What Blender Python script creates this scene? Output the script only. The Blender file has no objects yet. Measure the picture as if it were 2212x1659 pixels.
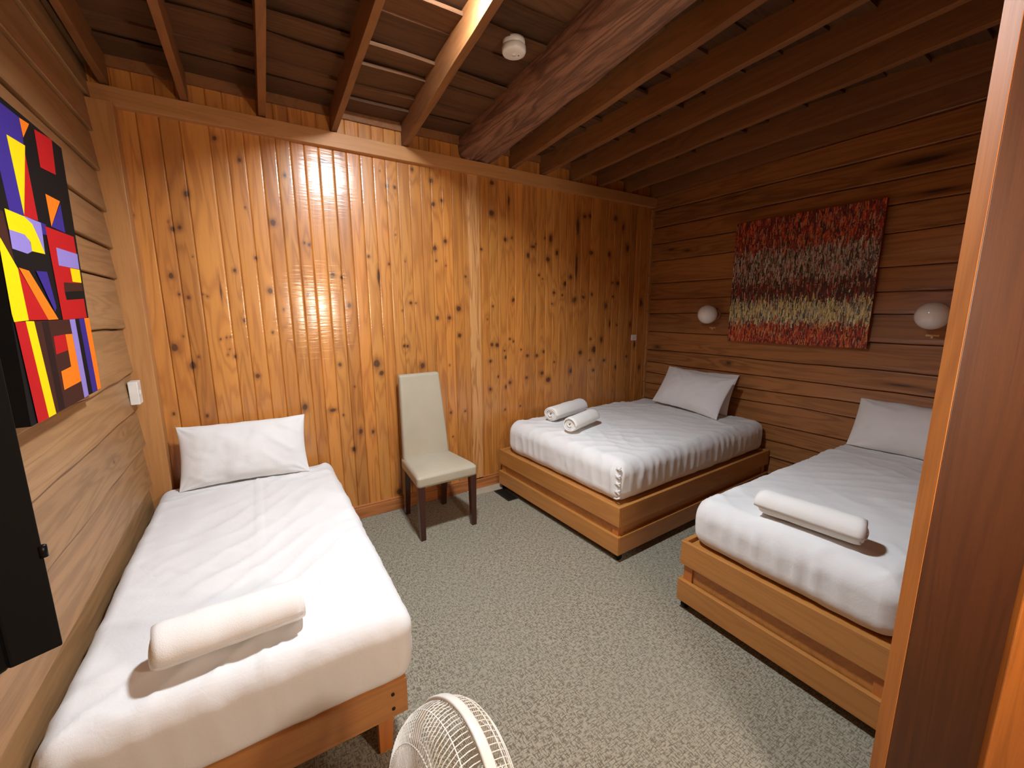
import bpy, bmesh, math, random
import numpy as np
from mathutils import Vector, Matrix

# ------------------------------------------------------------------ camera / render view
sc = bpy.context.scene
COL = sc.collection
IMG_W, IMG_H = 2212.0, 1659.0
F_PX = 898.155
PITCH, YAW, ROLL = math.radians(10.0248), math.radians(32.0686), math.radians(-0.2568)
CAM = Vector((0.0, 0.0, 1.6))
_cy, _sy, _cp, _sp = math.cos(YAW), math.sin(YAW), math.cos(PITCH), math.sin(PITCH)
FW = Vector((_sy*_cp, _cy*_cp, -_sp)); RT0 = Vector((_cy, -_sy, 0)); UP0 = RT0.cross(FW)
RT = RT0*math.cos(ROLL) + UP0*math.sin(ROLL); UP = UP0*math.cos(ROLL) - RT0*math.sin(ROLL)
cd = bpy.data.cameras.new('camera'); cam = bpy.data.objects.new('camera', cd); COL.objects.link(cam)
cd.sensor_fit = 'HORIZONTAL'; cd.sensor_width = 36.0; cd.lens = F_PX/IMG_W*36.0
cd.clip_start = 0.02; cd.clip_end = 60
M = Matrix((RT, UP, -FW)).transposed().to_4x4(); M.translation = CAM
cam.matrix_world = M
sc.camera = cam
sc.view_settings.view_transform = 'Standard'; sc.view_settings.look = 'None'
sc.view_settings.gamma = 1.0; sc.view_settings.exposure = 0.70
sc.view_settings.use_curve_mapping = False
w = bpy.data.worlds.new('world'); sc.world = w; w.use_nodes = True
w.node_tree.nodes['Background'].inputs[0].default_value = (0.5, 0.55, 0.65, 1)
w.node_tree.nodes['Background'].inputs[1].default_value = 0.02
try:
    sc.cycles.use_denoising = True
    sc.cycles.max_bounces = 8; sc.cycles.diffuse_bounces = 6
    sc.cycles.sample_clamp_indirect = 6.0
except Exception:
    pass
# lamp strengths (the lamps themselves are built further down)
LAMP_MAIN = 350.0      # round LED lamp between the rafters
LAMP_GLOBE = 150.0    # lit globe lamp on the wall behind the camera

rng = np.random.default_rng(7)
random.seed(7)

# ------------------------------------------------------------------ small helpers
def lin(r, g, b):
    f = lambda c: (c/255.0)/12.92 if c/255.0 <= .04045 else ((c/255.0+.055)/1.055)**2.4
    return (f(r), f(g), f(b), 1.0)

def _hash(ix, iy, iz, seed):
    h = (ix*374761393 + iy*668265263 + iz*2147483647 + seed*974634577) & 0xffffffff
    h = ((h ^ (h >> 13))*1274126177) & 0xffffffff
    h = (h ^ (h >> 16)) & 0xffffffff
    return h/4294967295.0

def vnoise(x, y, z=None, seed=0):
    """value noise in [-1,1]"""
    x = np.asarray(x, float); y = np.asarray(y, float); z = np.zeros_like(x) if z is None else np.asarray(z, float)
    x, y, z = np.broadcast_arrays(x, y, z)
    xi, yi, zi = np.floor(x).astype(np.int64), np.floor(y).astype(np.int64), np.floor(z).astype(np.int64)
    fx, fy, fz = x-xi, y-yi, z-zi
    fx, fy, fz = [t*t*t*(t*(t*6-15)+10) for t in (fx, fy, fz)]
    r = 0
    for dx in (0, 1):
        for dy in (0, 1):
            for dz in (0, 1):
                wgt = (fx if dx else 1-fx)*(fy if dy else 1-fy)*(fz if dz else 1-fz)
                r = r + wgt*_hash(xi+dx, yi+dy, zi+dz, seed)
    return r*2-1

def fbm(x, y, z=None, seed=0, oct=3):
    a, t, r = 1.0, 0.0, 0
    z = 0*np.asarray(x, float) if z is None else z
    for o in range(oct):
        r = r + a*vnoise(x*2**o, y*2**o, z*2**o, seed+o*17); t += a; a *= .5
    return r/t

class MB:
    """collects shapes, then links them as one mesh object"""
    def __init__(s): s.v = []; s.f = []; s.m = []; s.sm = []; s.n = 0
    def add(s, verts, faces, mi=0, smooth=False):
        o = s.n; s.v.extend([tuple(p) for p in verts]); s.n += len(verts)
        for f in faces:
            s.f.append(tuple(i+o for i in f)); s.m.append(mi); s.sm.append(smooth)
        return s
    def box(s, x0, x1, y0, y1, z0, z1, mi=0, mat=None):
        vs = [(x0,y0,z0),(x1,y0,z0),(x1,y1,z0),(x0,y1,z0),(x0,y0,z1),(x1,y0,z1),(x1,y1,z1),(x0,y1,z1)]
        if mat is not None: vs = [tuple(mat @ Vector(p)) for p in vs]
        return s.add(vs, [(0,3,2,1),(4,5,6,7),(0,1,5,4),(1,2,6,5),(2,3,7,6),(3,0,4,7)], mi)
    def frust(s, b, t, mi=0):
        """b, t: four bottom and four top points"""
        return s.add(list(b)+list(t), [(0,3,2,1),(4,5,6,7),(0,1,5,4),(1,2,6,5),(2,3,7,6),(3,0,4,7)], mi)
    def lathe(s, prof, n=32, mat=None, mi=0, smooth=True, cap=True):
        vs = []; fs = []
        for r, z in prof:
            for k in range(n):
                a = 2*math.pi*k/n; vs.append((r*math.cos(a), r*math.sin(a), z))
        for i in range(len(prof)-1):
            for k in range(n):
                k2 = (k+1) % n
                fs.append((i*n+k, i*n+k2, (i+1)*n+k2, (i+1)*n+k))
        if cap:
            fs.append(tuple(reversed(range(n)))); fs.append(tuple(range((len(prof)-1)*n, len(prof)*n)))
        if mat is not None: vs = [tuple(mat @ Vector(p)) for p in vs]
        return s.add(vs, fs, mi, smooth)
    def tube(s, pts, r, n=6, mi=0, closed=False):
        pts = [Vector(p) for p in pts]; N = len(pts); vs = []; fs = []
        prev = None
        for i, p in enumerate(pts):
            if closed: d = pts[(i+1) % N]-pts[i-1]
            else: d = pts[min(i+1, N-1)]-pts[max(i-1, 0)]
            d.normalize()
            a = prev if prev is not None else (Vector((0,0,1)) if abs(d.z) < .9 else Vector((1,0,0)))
            s1 = d.cross(a)
            if s1.length < 1e-6: s1 = d.cross(Vector((0.3,1,0.2)))
            s1.normalize(); s2 = s1.cross(d).normalized(); prev = s2
            for k in range(n):
                t = 2*math.pi*k/n; vs.append(tuple(p+(s1*math.cos(t)+s2*math.sin(t))*r))
        for i in range(N if closed else N-1):
            j = (i+1) % N
            for k in range(n):
                k2 = (k+1) % n; fs.append((i*n+k, i*n+k2, j*n+k2, j*n+k))
        if not closed:
            fs.append(tuple(reversed(range(n)))); fs.append(tuple(range((N-1)*n, N*n)))
        return s.add(vs, fs, mi, True)
    def build(s, name, mats, parent=None, bevel=0, seg=2, smooth=None):
        me = bpy.data.meshes.new(name); me.from_pydata(s.v, [], s.f); me.update()
        for m in (mats if isinstance(mats, (list, tuple)) else [mats]): me.materials.append(m)
        me.polygons.foreach_set('material_index', s.m)
        me.polygons.foreach_set('use_smooth', [True]*len(s.f) if smooth else s.sm)
        o = bpy.data.objects.new(name, me); COL.objects.link(o)
        bm = bmesh.new(); bm.from_mesh(me); bmesh.ops.recalc_face_normals(bm, faces=bm.faces); bm.to_mesh(me); bm.free()
        if parent is not None: o.parent = parent
        if bevel:
            b = o.modifiers.new('Bevel', 'BEVEL'); b.width = bevel; b.segments = seg; b.limit_method = 'ANGLE'; b.angle_limit = math.radians(40)
        return o

def grid_mesh(name, V, quads, mat, parent=None, smooth=True, attrs=None, recalc=False):
    me = bpy.data.meshes.new(name)
    V = np.asarray(V, np.float32); Q = np.asarray(quads, np.int32)
    me.vertices.add(len(V)); me.vertices.foreach_set('co', V.ravel())
    me.loops.add(Q.size); me.loops.foreach_set('vertex_index', Q.ravel())
    me.polygons.add(len(Q)); me.polygons.foreach_set('loop_start', np.arange(0, Q.size, 4, dtype=np.int32))
    try: me.polygons.foreach_set('loop_total', np.full(len(Q), 4, np.int32))
    except Exception: pass
    me.polygons.foreach_set('use_smooth', np.full(len(Q), smooth, bool))
    me.update(calc_edges=True); me.validate()
    for k, a in (attrs or {}).items():
        a = np.asarray(a, np.float32)
        if a.ndim == 1:
            at = me.attributes.new(k, 'FLOAT', 'POINT'); at.data.foreach_set('value', a)
        elif a.shape[1] == 3:
            at = me.attributes.new(k, 'FLOAT_VECTOR', 'POINT'); at.data.foreach_set('vector', a.ravel())
        else:
            at = me.attributes.new(k, 'FLOAT_COLOR', 'POINT'); at.data.foreach_set('color', a.ravel())
    me.materials.append(mat)
    if recalc:
        bm = bmesh.new(); bm.from_mesh(me); bmesh.ops.recalc_face_normals(bm, faces=bm.faces); bm.to_mesh(me); bm.free()
    o = bpy.data.objects.new(name, me); COL.objects.link(o)
    if parent is not None: o.parent = parent
    return o

def gq(nr, nc, off=0, closed=False):
    """quads of an nr x nc vertex grid"""
    r = np.arange(nr-1)[:, None]; c = np.arange(nc if closed else nc-1)[None, :]; c2 = (c+1) % nc
    q = np.stack([r*nc+c, r*nc+c2, (r+1)*nc+c2, (r+1)*nc+c], -1).reshape(-1, 4)
    return q+off

def thing(name, label, cat, loc=(0,0,0), rotz=0.0, group=None):
    o = bpy.data.objects.new(name, None); COL.objects.link(o); o.empty_display_size = .1
    o.location = loc; o.rotation_euler = (0, 0, rotz); o['label'] = label; o['category'] = cat
    if group: o['group'] = group
    return o
def tag(o, label, cat, group=None):
    o['label'] = label; o['category'] = cat
    if group: o['group'] = group
    return o
def struct(o, label=None):
    o['kind'] = 'structure'
    if label: o['label'] = label
    return o

# ------------------------------------------------------------------ materials
class NT:
    def __init__(s, name):
        s.m = bpy.data.materials.new(name); s.m.use_nodes = True
        s.t = s.m.node_tree; s.N = s.t.nodes; s.L = s.t.links
        s.b = s.N['Principled BSDF']
    def n(s, typ, **kw):
        o = s.N.new(typ)
        for k, v in kw.items():
            if k in o.inputs.keys() if isinstance(k, str) else False: pass
            setattr(o, k, v)
        return o
    def link(s, a, b): s.L.new(a, b)
    def math(s, op, a, b=None, clamp=False):
        o = s.N.new('ShaderNodeMath'); o.operation = op; o.use_clamp = clamp
        for i, x in enumerate((a, b)):
            if x is None: continue
            if isinstance(x, (int, float)): o.inputs[i].default_value = x
            else: s.link(x, o.inputs[i])
        return o.outputs[0]
    def mix(s, fac, a, b, mode='MIX'):
        o = s.N.new('ShaderNodeMix'); o.data_type = 'RGBA'; o.blend_type = mode
        for i, x in ((0, fac), (6, a), (7, b)):
            if isinstance(x, (int, float)): o.inputs[i].default_value = x
            elif isinstance(x, tuple): o.inputs[i].default_value = x
            else: s.link(x, o.inputs[i])
        return o.outputs[2]
    def noise(s, vec, scale, detail=3, rough=.55, dist=0.0):
        o = s.N.new('ShaderNodeTexNoise'); o.inputs['Scale'].default_value = scale
        o.inputs['Detail'].default_value = detail; o.inputs['Roughness'].default_value = rough; o.inputs['Distortion'].default_value = dist
        if vec is not None: s.link(vec, o.inputs['Vector'])
        return o.outputs[0]
    def scale(s, vec, sx, sy, sz, loc=(0,0,0)):
        o = s.N.new('ShaderNodeMapping'); o.inputs['Scale'].default_value = (sx, sy, sz); o.inputs['Location'].default_value = loc
        s.link(vec, o.inputs['Vector']); return o.outputs[0]
    def ramp(s, fac, stops, interp='LINEAR'):
        o = s.N.new('ShaderNodeValToRGB'); o.color_ramp.interpolation = interp
        e = o.color_ramp.elements
        while len(e) < len(stops): e.new(.5)
        for i, (p, c) in enumerate(stops):
            e[i].position = p; e[i].color = c if isinstance(c, tuple) else (c, c, c, 1)
        s.link(fac, o.inputs[0]); return o.outputs[0]
    def bump(s, h, strength=.2, dist=.002):
        o = s.N.new('ShaderNodeBump'); o.inputs['Strength'].default_value = strength; o.inputs['Distance'].default_value = dist
        s.link(h, o.inputs['Height']); s.link(o.outputs[0], s.b.inputs['Normal'])
    def objco(s):
        return s.N.new('ShaderNodeTexCoord').outputs['Object']
    def attr(s, name, out='Fac'):
        o = s.N.new('ShaderNodeAttribute'); o.attribute_name = name; return o.outputs[out]
    def set(s, rough=.5, spec=.5, coat=0.0, coatr=.1, metal=0.0, col=None):
        b = s.b.inputs
        b['Roughness'].default_value = rough; b['Specular IOR Level'].default_value = spec
        b['Coat Weight'].default_value = coat; b['Coat Roughness'].default_value = coatr; b['Metallic'].default_value = metal
        if col is not None: b['Base Color'].default_value = col
        return s

def plain(name, col, rough=.5, spec=.5, coat=0, coatr=.1, metal=0, noise=None, bump=0, bscale=200):
    t = NT(name).set(rough, spec, coat, coatr, metal, col)
    co = t.objco()
    n1 = t.noise(co, noise or 14, 3)
    c2 = tuple(c*.86 for c in col[:3])+(1,)
    t.link(t.mix(t.ramp(n1, [(.3, 0.0), (.7, 1.0)]), col, c2), t.b.inputs['Base Color'])
    if bump: t.bump(t.noise(co, bscale, 2), bump, .001)
    return t.m

def wood(name, base, dark, axis='x', rough=.4, spec=.5, coat=.0, coatr=.2, ring=.55, fibre=.4, knots=False, scale=1.0, attr=False, bump=.12, pale=None, chatter=0):
    """procedural timber; axis = direction of the grain. attr: coordinates and tint come from the mesh attributes gx / brd"""
    t = NT(name).set(rough, spec, coat, coatr)
    if attr:
        co = t.attr('gx', 'Vector')
    else:
        co = t.objco()
        info = t.N.new('ShaderNodeObjectInfo')
        cmb = t.N.new('ShaderNodeCombineXYZ')
        r1 = t.math('MULTIPLY', info.outputs['Random'], 37.0)
        for i in range(3): t.link(r1, cmb.inputs[i])
        add = t.N.new('ShaderNodeVectorMath'); add.operation = 'ADD'
        t.link(co, add.inputs[0]); t.link(cmb.outputs[0], add.inputs[1]); co = add.outputs[0]
    S = {'x': (.9, 11, 11), 'y': (11, .9, 11), 'z': (11, 11, .9)}[axis]
    Fb = {'x': (6, 260, 260), 'y': (260, 6, 260), 'z': (260, 260, 6)}[axis]
    S = tuple(v*scale for v in S)
    n1 = t.noise(t.scale(co, *S), 1.0, 2, .5, .6)
    ph = t.math('MULTIPLY', n1, 34.0)
    if attr:
        ph = t.math('ADD', ph, t.math('MULTIPLY', t.attr('kp'), 9.0))
    rings = t.math('POWER', t.math('ADD', t.math('MULTIPLY', t.math('SINE', ph), .5), .5), 2.2)
    fib = t.noise(t.scale(co, *Fb), 1.0, 2, .6)
    big = t.noise(t.scale(co, *[v*.35 for v in S]), 1.0, 2, .5)
    c = t.mix(t.math('MULTIPLY', rings, ring), base, dark)
    c = t.mix(t.math('MULTIPLY', t.ramp(fib, [(.42, 0.0), (.72, 1.0)]), fibre), c, dark)
    c = t.mix(t.math('MULTIPLY', t.ramp(big, [(.35, 0.0), (.7, 1.0)]), .35), c, pale if pale else tuple(min(1, v*1.35) for v in base[:3])+(1,))
    if attr:
        c = t.mix(1.0, c, t.attr('brd', 'Color'), 'MULTIPLY')
        kd = t.attr('kd')
        halo = t.ramp(kd, [(.0, 1.0), (.38, .85), (.7, .25), (1.0, 0.0)])
        c = t.mix(t.math('MULTIPLY', halo, .55), c, (dark[0]*.50, dark[1]*.36, dark[2]*.34, 1))
        core = t.ramp(kd, [(.0, 1.0), (.24, 1.0), (.38, 0.0)])
        c = t.mix(t.math('MULTIPLY', core, .80), c, (0.034, 0.012, 0.005, 1))
    t.link(c, t.b.inputs['Base Color'])
    h = t.math('ADD', t.math('MULTIPLY', fib, .6), t.math('MULTIPLY', rings, .5))
    if bump: t.bump(h, bump, .0012)
    if chatter:     # planer ripple left in the varnish
        bn = t.N.new('ShaderNodeBump'); bn.inputs['Strength'].default_value = 1.0; bn.inputs['Distance'].default_value = chatter
        t.link(t.noise(t.scale(co, 9, 9, 70), 1.0, 1), bn.inputs['Height']); t.link(bn.outputs[0], t.b.inputs['Coat Normal'])
    return t.m

PINE = wood('knotty_pine_boards', lin(198,132,60), lin(142,78,30), 'z', rough=.42, spec=.5, coat=1.0, coatr=.165, ring=.55, fibre=.25, attr=True, bump=.06, chatter=.0009)
LAP = wood('lapped_hardwood_boards', lin(164,110,60), lin(88,50,22), 'y', rough=.42, spec=.4, coat=.35, coatr=.22, ring=.5, fibre=.4, attr=True, bump=.12)
LAPL = wood('pale_lapped_boards', lin(158,120,80), lin(100,68,40), 'y', rough=.5, spec=.35, coat=.1, coatr=.3, ring=.4, fibre=.35, attr=True, bump=.12)
TRIMX = wood('cornice_timber', lin(188,134,80), lin(146,96,52), 'x', rough=.5, ring=.3, fibre=.3)
TRIMZ = wood('upright_trim_timber', lin(184,132,78), lin(140,92,50), 'z', rough=.45, ring=.35, fibre=.3)
STRIP = wood('pale_cover_strip', lin(205,150,92), lin(150,96,48), 'z', rough=.4, ring=.75, fibre=.2, scale=1.7)
SKIRT = wood('skirting_timber', lin(178,112,62), lin(122,70,36), 'x', rough=.4, coat=.2, ring=.6, fibre=.3)
RAFT = wood('rafter_timber', lin(136,88,46), lin(86,52,26), 'y', rough=.6, ring=.35, fibre=.35)
LOGW = wood('rough_log_timber', lin(148,106,82), lin(70,46,36), 'y', rough=.8, spec=.2, ring=.6, fibre=.6, bump=.6)
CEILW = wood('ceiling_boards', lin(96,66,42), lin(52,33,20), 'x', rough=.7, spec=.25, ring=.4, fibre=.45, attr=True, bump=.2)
BEDX = wood('bed_timber_lengthwise', lin(182,124,62), lin(138,86,38), 'x', rough=.38, coat=.25, coatr=.2, ring=.35, fibre=.25)
BEDY = wood('bed_timber_crosswise', lin(182,124,62), lin(138,86,38), 'y', rough=.38, coat=.25, coatr=.2, ring=.35, fibre=.25)
BEDZ = wood('bed_leg_timber', lin(186,112,50), lin(140,78,32), 'z', rough=.4, coat=.2, ring=.3, fibre=.25)
DARKZ = wood('dark_stained_chair_leg', lin(62,24,14), lin(34,12,8), 'z', rough=.3, coat=.4, ring=.3, fibre=.3)
ENTRY_SHADED = wood('shaded_rough_entry_panel', lin(66,35,13), lin(42,20,7), 'z', rough=.55, ring=.4, fibre=.4, bump=.2)  # dark tone stands in for the shadow on the panel's large face
ENDW = wood('entry_panel_edge_timber', lin(178,108,44), lin(124,68,24), 'z', rough=.5, ring=.4, fibre=.35)
BRACK = wood('lamp_block_timber', lin(150,84,44), lin(108,56,28), 'y', rough=.4, coat=.2)

def fabric(name, col, wr=.9, bscale=900, bstr=.12, crease=0.0):
    t = NT(name).set(wr, .15, 0, .1)
    t.b.inputs['Sheen Weight'].default_value = .15
    co = t.objco()
    n1 = t.noise(co, 5, 3); c2 = tuple(c*.94 for c in col[:3])+(1,)
    t.link(t.mix(n1, col, c2), t.b.inputs['Base Color'])
    h = t.noise(co, bscale, 1)
    if crease:
        h2 = t.noise(co, 22, 4, .6, 1.2)
        h = t.math('ADD', t.math('MULTIPLY', h, .25), t.math('MULTIPLY', h2, crease))
        t.bump(h, .35, .006)
    else:
        t.bump(h, bstr, .001)
    return t.m
SHEET = fabric('white_cotton_sheet', (.80, .80, .79, 1), crease=.6)
PILLOW = fabric('white_cotton_pillowcase', (.82, .82, .81, 1), crease=.5)
TERRY = fabric('white_terry_towel', (.84, .82, .78, 1), 1.0, 420, .8)
LEATHER = plain('cream_leatherette', lin(182,173,152), .38, .45, .0, noise=3, bump=.08, bscale=600)
BLACKP = plain('black_plastic', (.004,.004,.004,1), .35, .15)
BLACKM = plain('black_matt_plastic', (.005,.0055,.005,1), .7, .1)
WHITEP = plain('white_plastic', lin(236,234,226), .35, .5)
FANP = plain('warm_white_fan_plastic', lin(232,226,214), .35, .5)
BRASS = plain('polished_brass', (.75,.52,.2,1), .18, .5, metal=1.0)
CHROME = plain('chrome', (.8,.8,.8,1), .15, .5, metal=1.0)
OPAL = plain('opal_glass', (.95,.94,.91,1), .12, .6, coat=.8, coatr=.04, noise=2)
VENTM = plain('dark_bronze_metal', (.05,.04,.032,1), .45, .5, metal=.6)
LINO = plain('cream_floor_strip', lin(176,168,146), .5, .4)
BOLTM = plain('dark_screw_plug', (.02,.008,.004,1), .6, .3)
SWITCHM = plain('tan_switch_plate', lin(226,186,136), .45, .4)
BATHW = plain('white_washroom_paint', (.8,.8,.8,1), .6, .3)

def emis(name, col, strength):
    t = NT(name); t.b.inputs['Base Color'].default_value = (.9,.9,.9,1)
    t.b.inputs['Emission Color'].default_value = col; t.b.inputs['Emission Strength'].default_value = strength
    return t.m

def carpet():
    t = NT('flecked_loop_carpet').set(.95, .1)
    co = t.objco()
    a = t.noise(t.scale(co, 46, 190, 1), 1, 2, .55); b = t.noise(t.scale(co, 190, 46, 1, (5.3,2.1,0)), 1, 2, .55)
    f = t.math('MAXIMUM', a, b)
    fac = t.ramp(f, [(.50, 0.0), (.62, 1.0)])
    c = t.mix(fac, lin(164,157,138), lin(110,102,87))
    big = t.noise(co, 1.6, 2)
    c = t.mix(t.math('MULTIPLY', t.ramp(big, [(.4,0.0),(.65,1.0)]), .25), c, lin(142,142,126))
    t.link(c, t.b.inputs['Base Color'])
    t.bump(t.math('ADD', t.noise(co, 420, 2), t.math('MULTIPLY', fac, -.6)), .5, .003)
    return t.m
CARPET = carpet()

# ------------------------------------------------------------------ room dimensions (metres)
XL, XR, YB = -0.60, 3.84, 3.21
YF = -0.70                      # wall behind the camera
def slope(x): return .036 if x < 1.5 else (.022 if x > 2.2 else .036-(x-1.5)/.7*.014)
def raft_z(x, y): return 2.775 + slope(x)*(3.19-y)      # underside of the rafters
CEIL_UP = .150
def ceil_z(x, y): return raft_z(x, y)+CEIL_UP

# floor
mb = MB(); mb.add([(XL-.1,YF-.1,0),(XR+.1,YF-.1,0),(XR+.1,YB+.1,0),(XL-.1,YB+.1,0),(XL-.1,YF-.1,-.08),(XR+.1,YF-.1,-.08),(XR+.1,YB+.1,-.08),(XL-.1,YB+.1,-.08)],
   [(0,1,2,3),(7,6,5,4),(0,4,5,1),(1,5,6,2),(2,6,7,3),(3,7,4,0)])
struct(mb.build('floor', CARPET))

# ---------------- back wall: upright knotty pine boards with grooves
def cam_to_back(px, py, Y=YB):
    d = RT*((px-IMG_W/2)/F_PX) - UP*((py-IMG_H/2)/F_PX) + FW
    t = (Y-CAM.y)/d.y; p = CAM+d*t
    return p.x, p.z
KN = []   # x, z, rx, rz on the wall
def kn(x0, y0, sc_, lst):
    for e in lst:
        zx, zy, r = e[0], e[1], e[2]; rv = e[3] if len(e) > 3 else r*1.15
        px, py = x0+zx/sc_, y0+zy/sc_
        x, z = cam_to_back(px, py)
        dx = cam_to_back(px+r/sc_, py)[0]-x; dz = abs(cam_to_back(px, py+rv/sc_)[1]-z)
        KN.append((x, z, max(dx, .005), max(dz, .006)))
kn(230,230,2.2125,[(515,152,12),(635,256,10),(852,330,9),(383,418,14),(125,520,10),(317,585,12),(350,578,12),(295,550,5),(795,555,16),(412,717,5),(713,724,8),(613,783,9),(308,808,14),(348,898,8),(392,913,10),(462,897,6),(485,908,7),(783,880,14),(660,1023,9),(547,885,5,55),(595,1100,5),(575,1105,5),(545,1113,6),(327,1152,20),(368,1098,6),(588,1160,4),(580,1186,6),(615,1195,8),(413,1238,18),(440,1197,7),(722,1288,12),(795,1080,7),(848,970,6),(322,1469,9),(482,1478,8),(662,483,3,6)])
kn(450,250,2.073,[(518,210,14),(592,170,6),(768,246,4),(800,315,8),(835,320,7),(912,240,7),(452,578,8),(430,570,6),(838,533,4),(810,664,5),(558,712,11),(597,725,7),(718,630,7),(762,720,7,40),(445,800,8),(630,850,9),(905,838,6),(870,873,4),(878,1030,6),(893,1030,6),(590,1115,9),(755,1110,18),(777,1152,12),(655,1213,5),(432,1305,14),(560,1318,18,9),(605,1340,5),(683,1413,10,14),(738,1415,7,11),(652,1494,10)])
kn(780,320,2.127,[(85,105,3),(233,97,7),(322,150,9),(155,182,7),(118,172,5),(330,258,10),(370,240,8),(387,428,9),(338,460,10),(345,518,5),(157,398,4),(390,540,4),(130,530,3),(203,520,3),(252,712,4),(230,710,5),(190,747,4),(80,600,5,40),(350,780,9),(407,780,9),(447,738,12),(452,860,9),(198,910,6),(213,910,7),(282,1000,12),(407,997,4),(413,1215,6),(478,1208,5),(423,1325,4),(175,1578,14),(600,295,8),(600,160,10),(553,465,6),(605,727,5),(580,787,4),(630,1050,5),(480,590,6)])
kn(1020,620,4.147,[(370,115,14),(185,172,8),(138,290,7),(225,520,20),(175,515,14),(338,465,10),(370,488,9),(290,570,9),(303,630,16),(165,665,14),(437,560,9),(495,615,14),(580,615,14),(643,580,16),(625,770,16),(735,672,9),(733,50,12),(807,72,9),(917,110,18),(990,88,10),(1070,60,9),(965,588,18),(1092,560,26),(1155,470,14,26),(1193,170,10,26),(1060,465,9),(1230,330,8,36),(1295,340,9),(885,752,20),(1083,745,12),(1050,655,8),(1180,655,12),(1380,622,12),(1455,515,12,26),(1493,715,10,26),(1285,715,12,22),(235,800,10),(163,915,14),(340,855,14),(303,895,12,20),(487,812,12),(680,830,22),(1260,85,10),(1515,150,12,24),(295,1097,10),(430,1065,9),(1415,335,8,24),(715,150,8)])
kn(950,320,3.318,[(370,465,20),(375,250,14),(495,380,8,44),(470,655,14),(517,643,8),(668,707,18,8),(690,690,6),(755,645,10),(795,650,12,28),(633,770,12,22),(775,795,16),(710,910,8),(735,937,6),(897,970,14,20),(938,925,12),(990,560,12,70),(980,850,8,110),(820,1035,8),(878,1055,7),(963,1090,16),(1040,490,12),(1080,488,14),(1085,750,14),(1215,760,12,24),(1345,720,12,28),(1260,505,12,22),(1315,570,8,26),(1275,970,14),(1238,965,8),(1030,1070,9),(1090,1050,8),(525,1095,10),(1190,1130,10,28),(1440,1110,8,32),(840,750,10,22)])
KNA = np.array(KN)

GROOVES = [-.75,-.67,-.58,-.498,-.414,-.318,-.226,-.133,-.09,-.007,.083,.169,.254,.336,.416,.502,.592,.679,.767,.855,.942,1.025,1.114,1.202,1.284,1.373,1.457,1.547,1.64,
           1.715,1.791,1.878,1.959,2.048,2.133,2.214,2.283,2.387,2.467,2.548,2.639,2.731,2.811,2.938,3.045,3.163,3.253,3.36,3.488,3.584,3.647,3.765,3.90]
GROOVES[7:8] = []   # -.133/-.09 are one joint
def pine_wall(name, grooves, Y, z0, z1, knots, dz=.011, seed=3):
    rg = np.random.default_rng(seed)
    zs = np.arange(z0, z1+dz, dz); Vs=[];Qs=[];GX=[];BR=[];KD=[];KP=[]; off=0
    for i in range(len(grooves)-1):
        a, b = grooves[i], grooves[i+1]; wd = b-a
        mid = np.linspace(.0050, wd-.0050, 13)
        u = np.concatenate([[0, .0020, .0036], mid, [wd-.0036, wd-.0020, wd]])
        d = np.concatenate([[.007, .0045, .0004], np.zeros(13), [.0004, .0045, .007]])
        d = d + rg.uniform(-.0012, .0012) - .0006*np.sin(np.pi*u/wd)
        U, Z = np.meshgrid(u, zs); D = np.broadcast_to(d, U.shape)
        X = a+U
        V = np.stack([X, Y+D, Z], -1).reshape(-1, 3)
        ox, oz = rg.uniform(0, 30), rg.uniform(0, 30)
        kd = np.full(X.shape, 9.0); kp = np.zeros(X.shape)
        for kx, kz, rx, rz in knots:
            if kx < a-.01 or kx > b+.01: continue
            e = np.hypot((X-kx)/rx, (Z-kz)/rz)
            e = e*(1+.18*vnoise(X*70, Z*50, seed=5))
            kd = np.minimum(kd, e)
            kp = kp+np.exp(-np.hypot((X-kx)/(rx*3.2+.010), (Z-kz)/(rz*6+.05)))*min(1, rx/.014)
        # a cathedral figure in some boards
        tint = rg.uniform(.80, 1.12); warm = rg.uniform(-.07, .07)
        col = np.array([tint*(1+warm*.3), tint*(1-warm*.4), tint*(1-warm*1.2), 1.0])
        kdn = np.clip(kd/2.6, 0, 1)
        Vs.append(V); Qs.append(gq(len(zs), len(u), off)); off += len(V)
        GX.append(np.stack([X.ravel()+ox, np.full(X.size, oz), Z.ravel()+oz], -1))
        BR.append(np.broadcast_to(col, (X.size, 4))); KD.append(kdn.ravel()); KP.append(kp.ravel())
    return grid_mesh(name, np.concatenate(Vs), np.concatenate(Qs), PINE, attrs=dict(gx=np.concatenate(GX), brd=np.concatenate(BR), kd=np.concatenate(KD), kp=np.concatenate(KP)))
wall_back = struct(pine_wall('wall_back', GROOVES, YB, 0.0, 2.99, KNA))
# solid backing behind the boards
MB().box(XL-.12, XR+.12, YB+.012, YB+.10, 0, 3.15).build('wall_back_lining', TRIMZ, wall_back)

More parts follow.
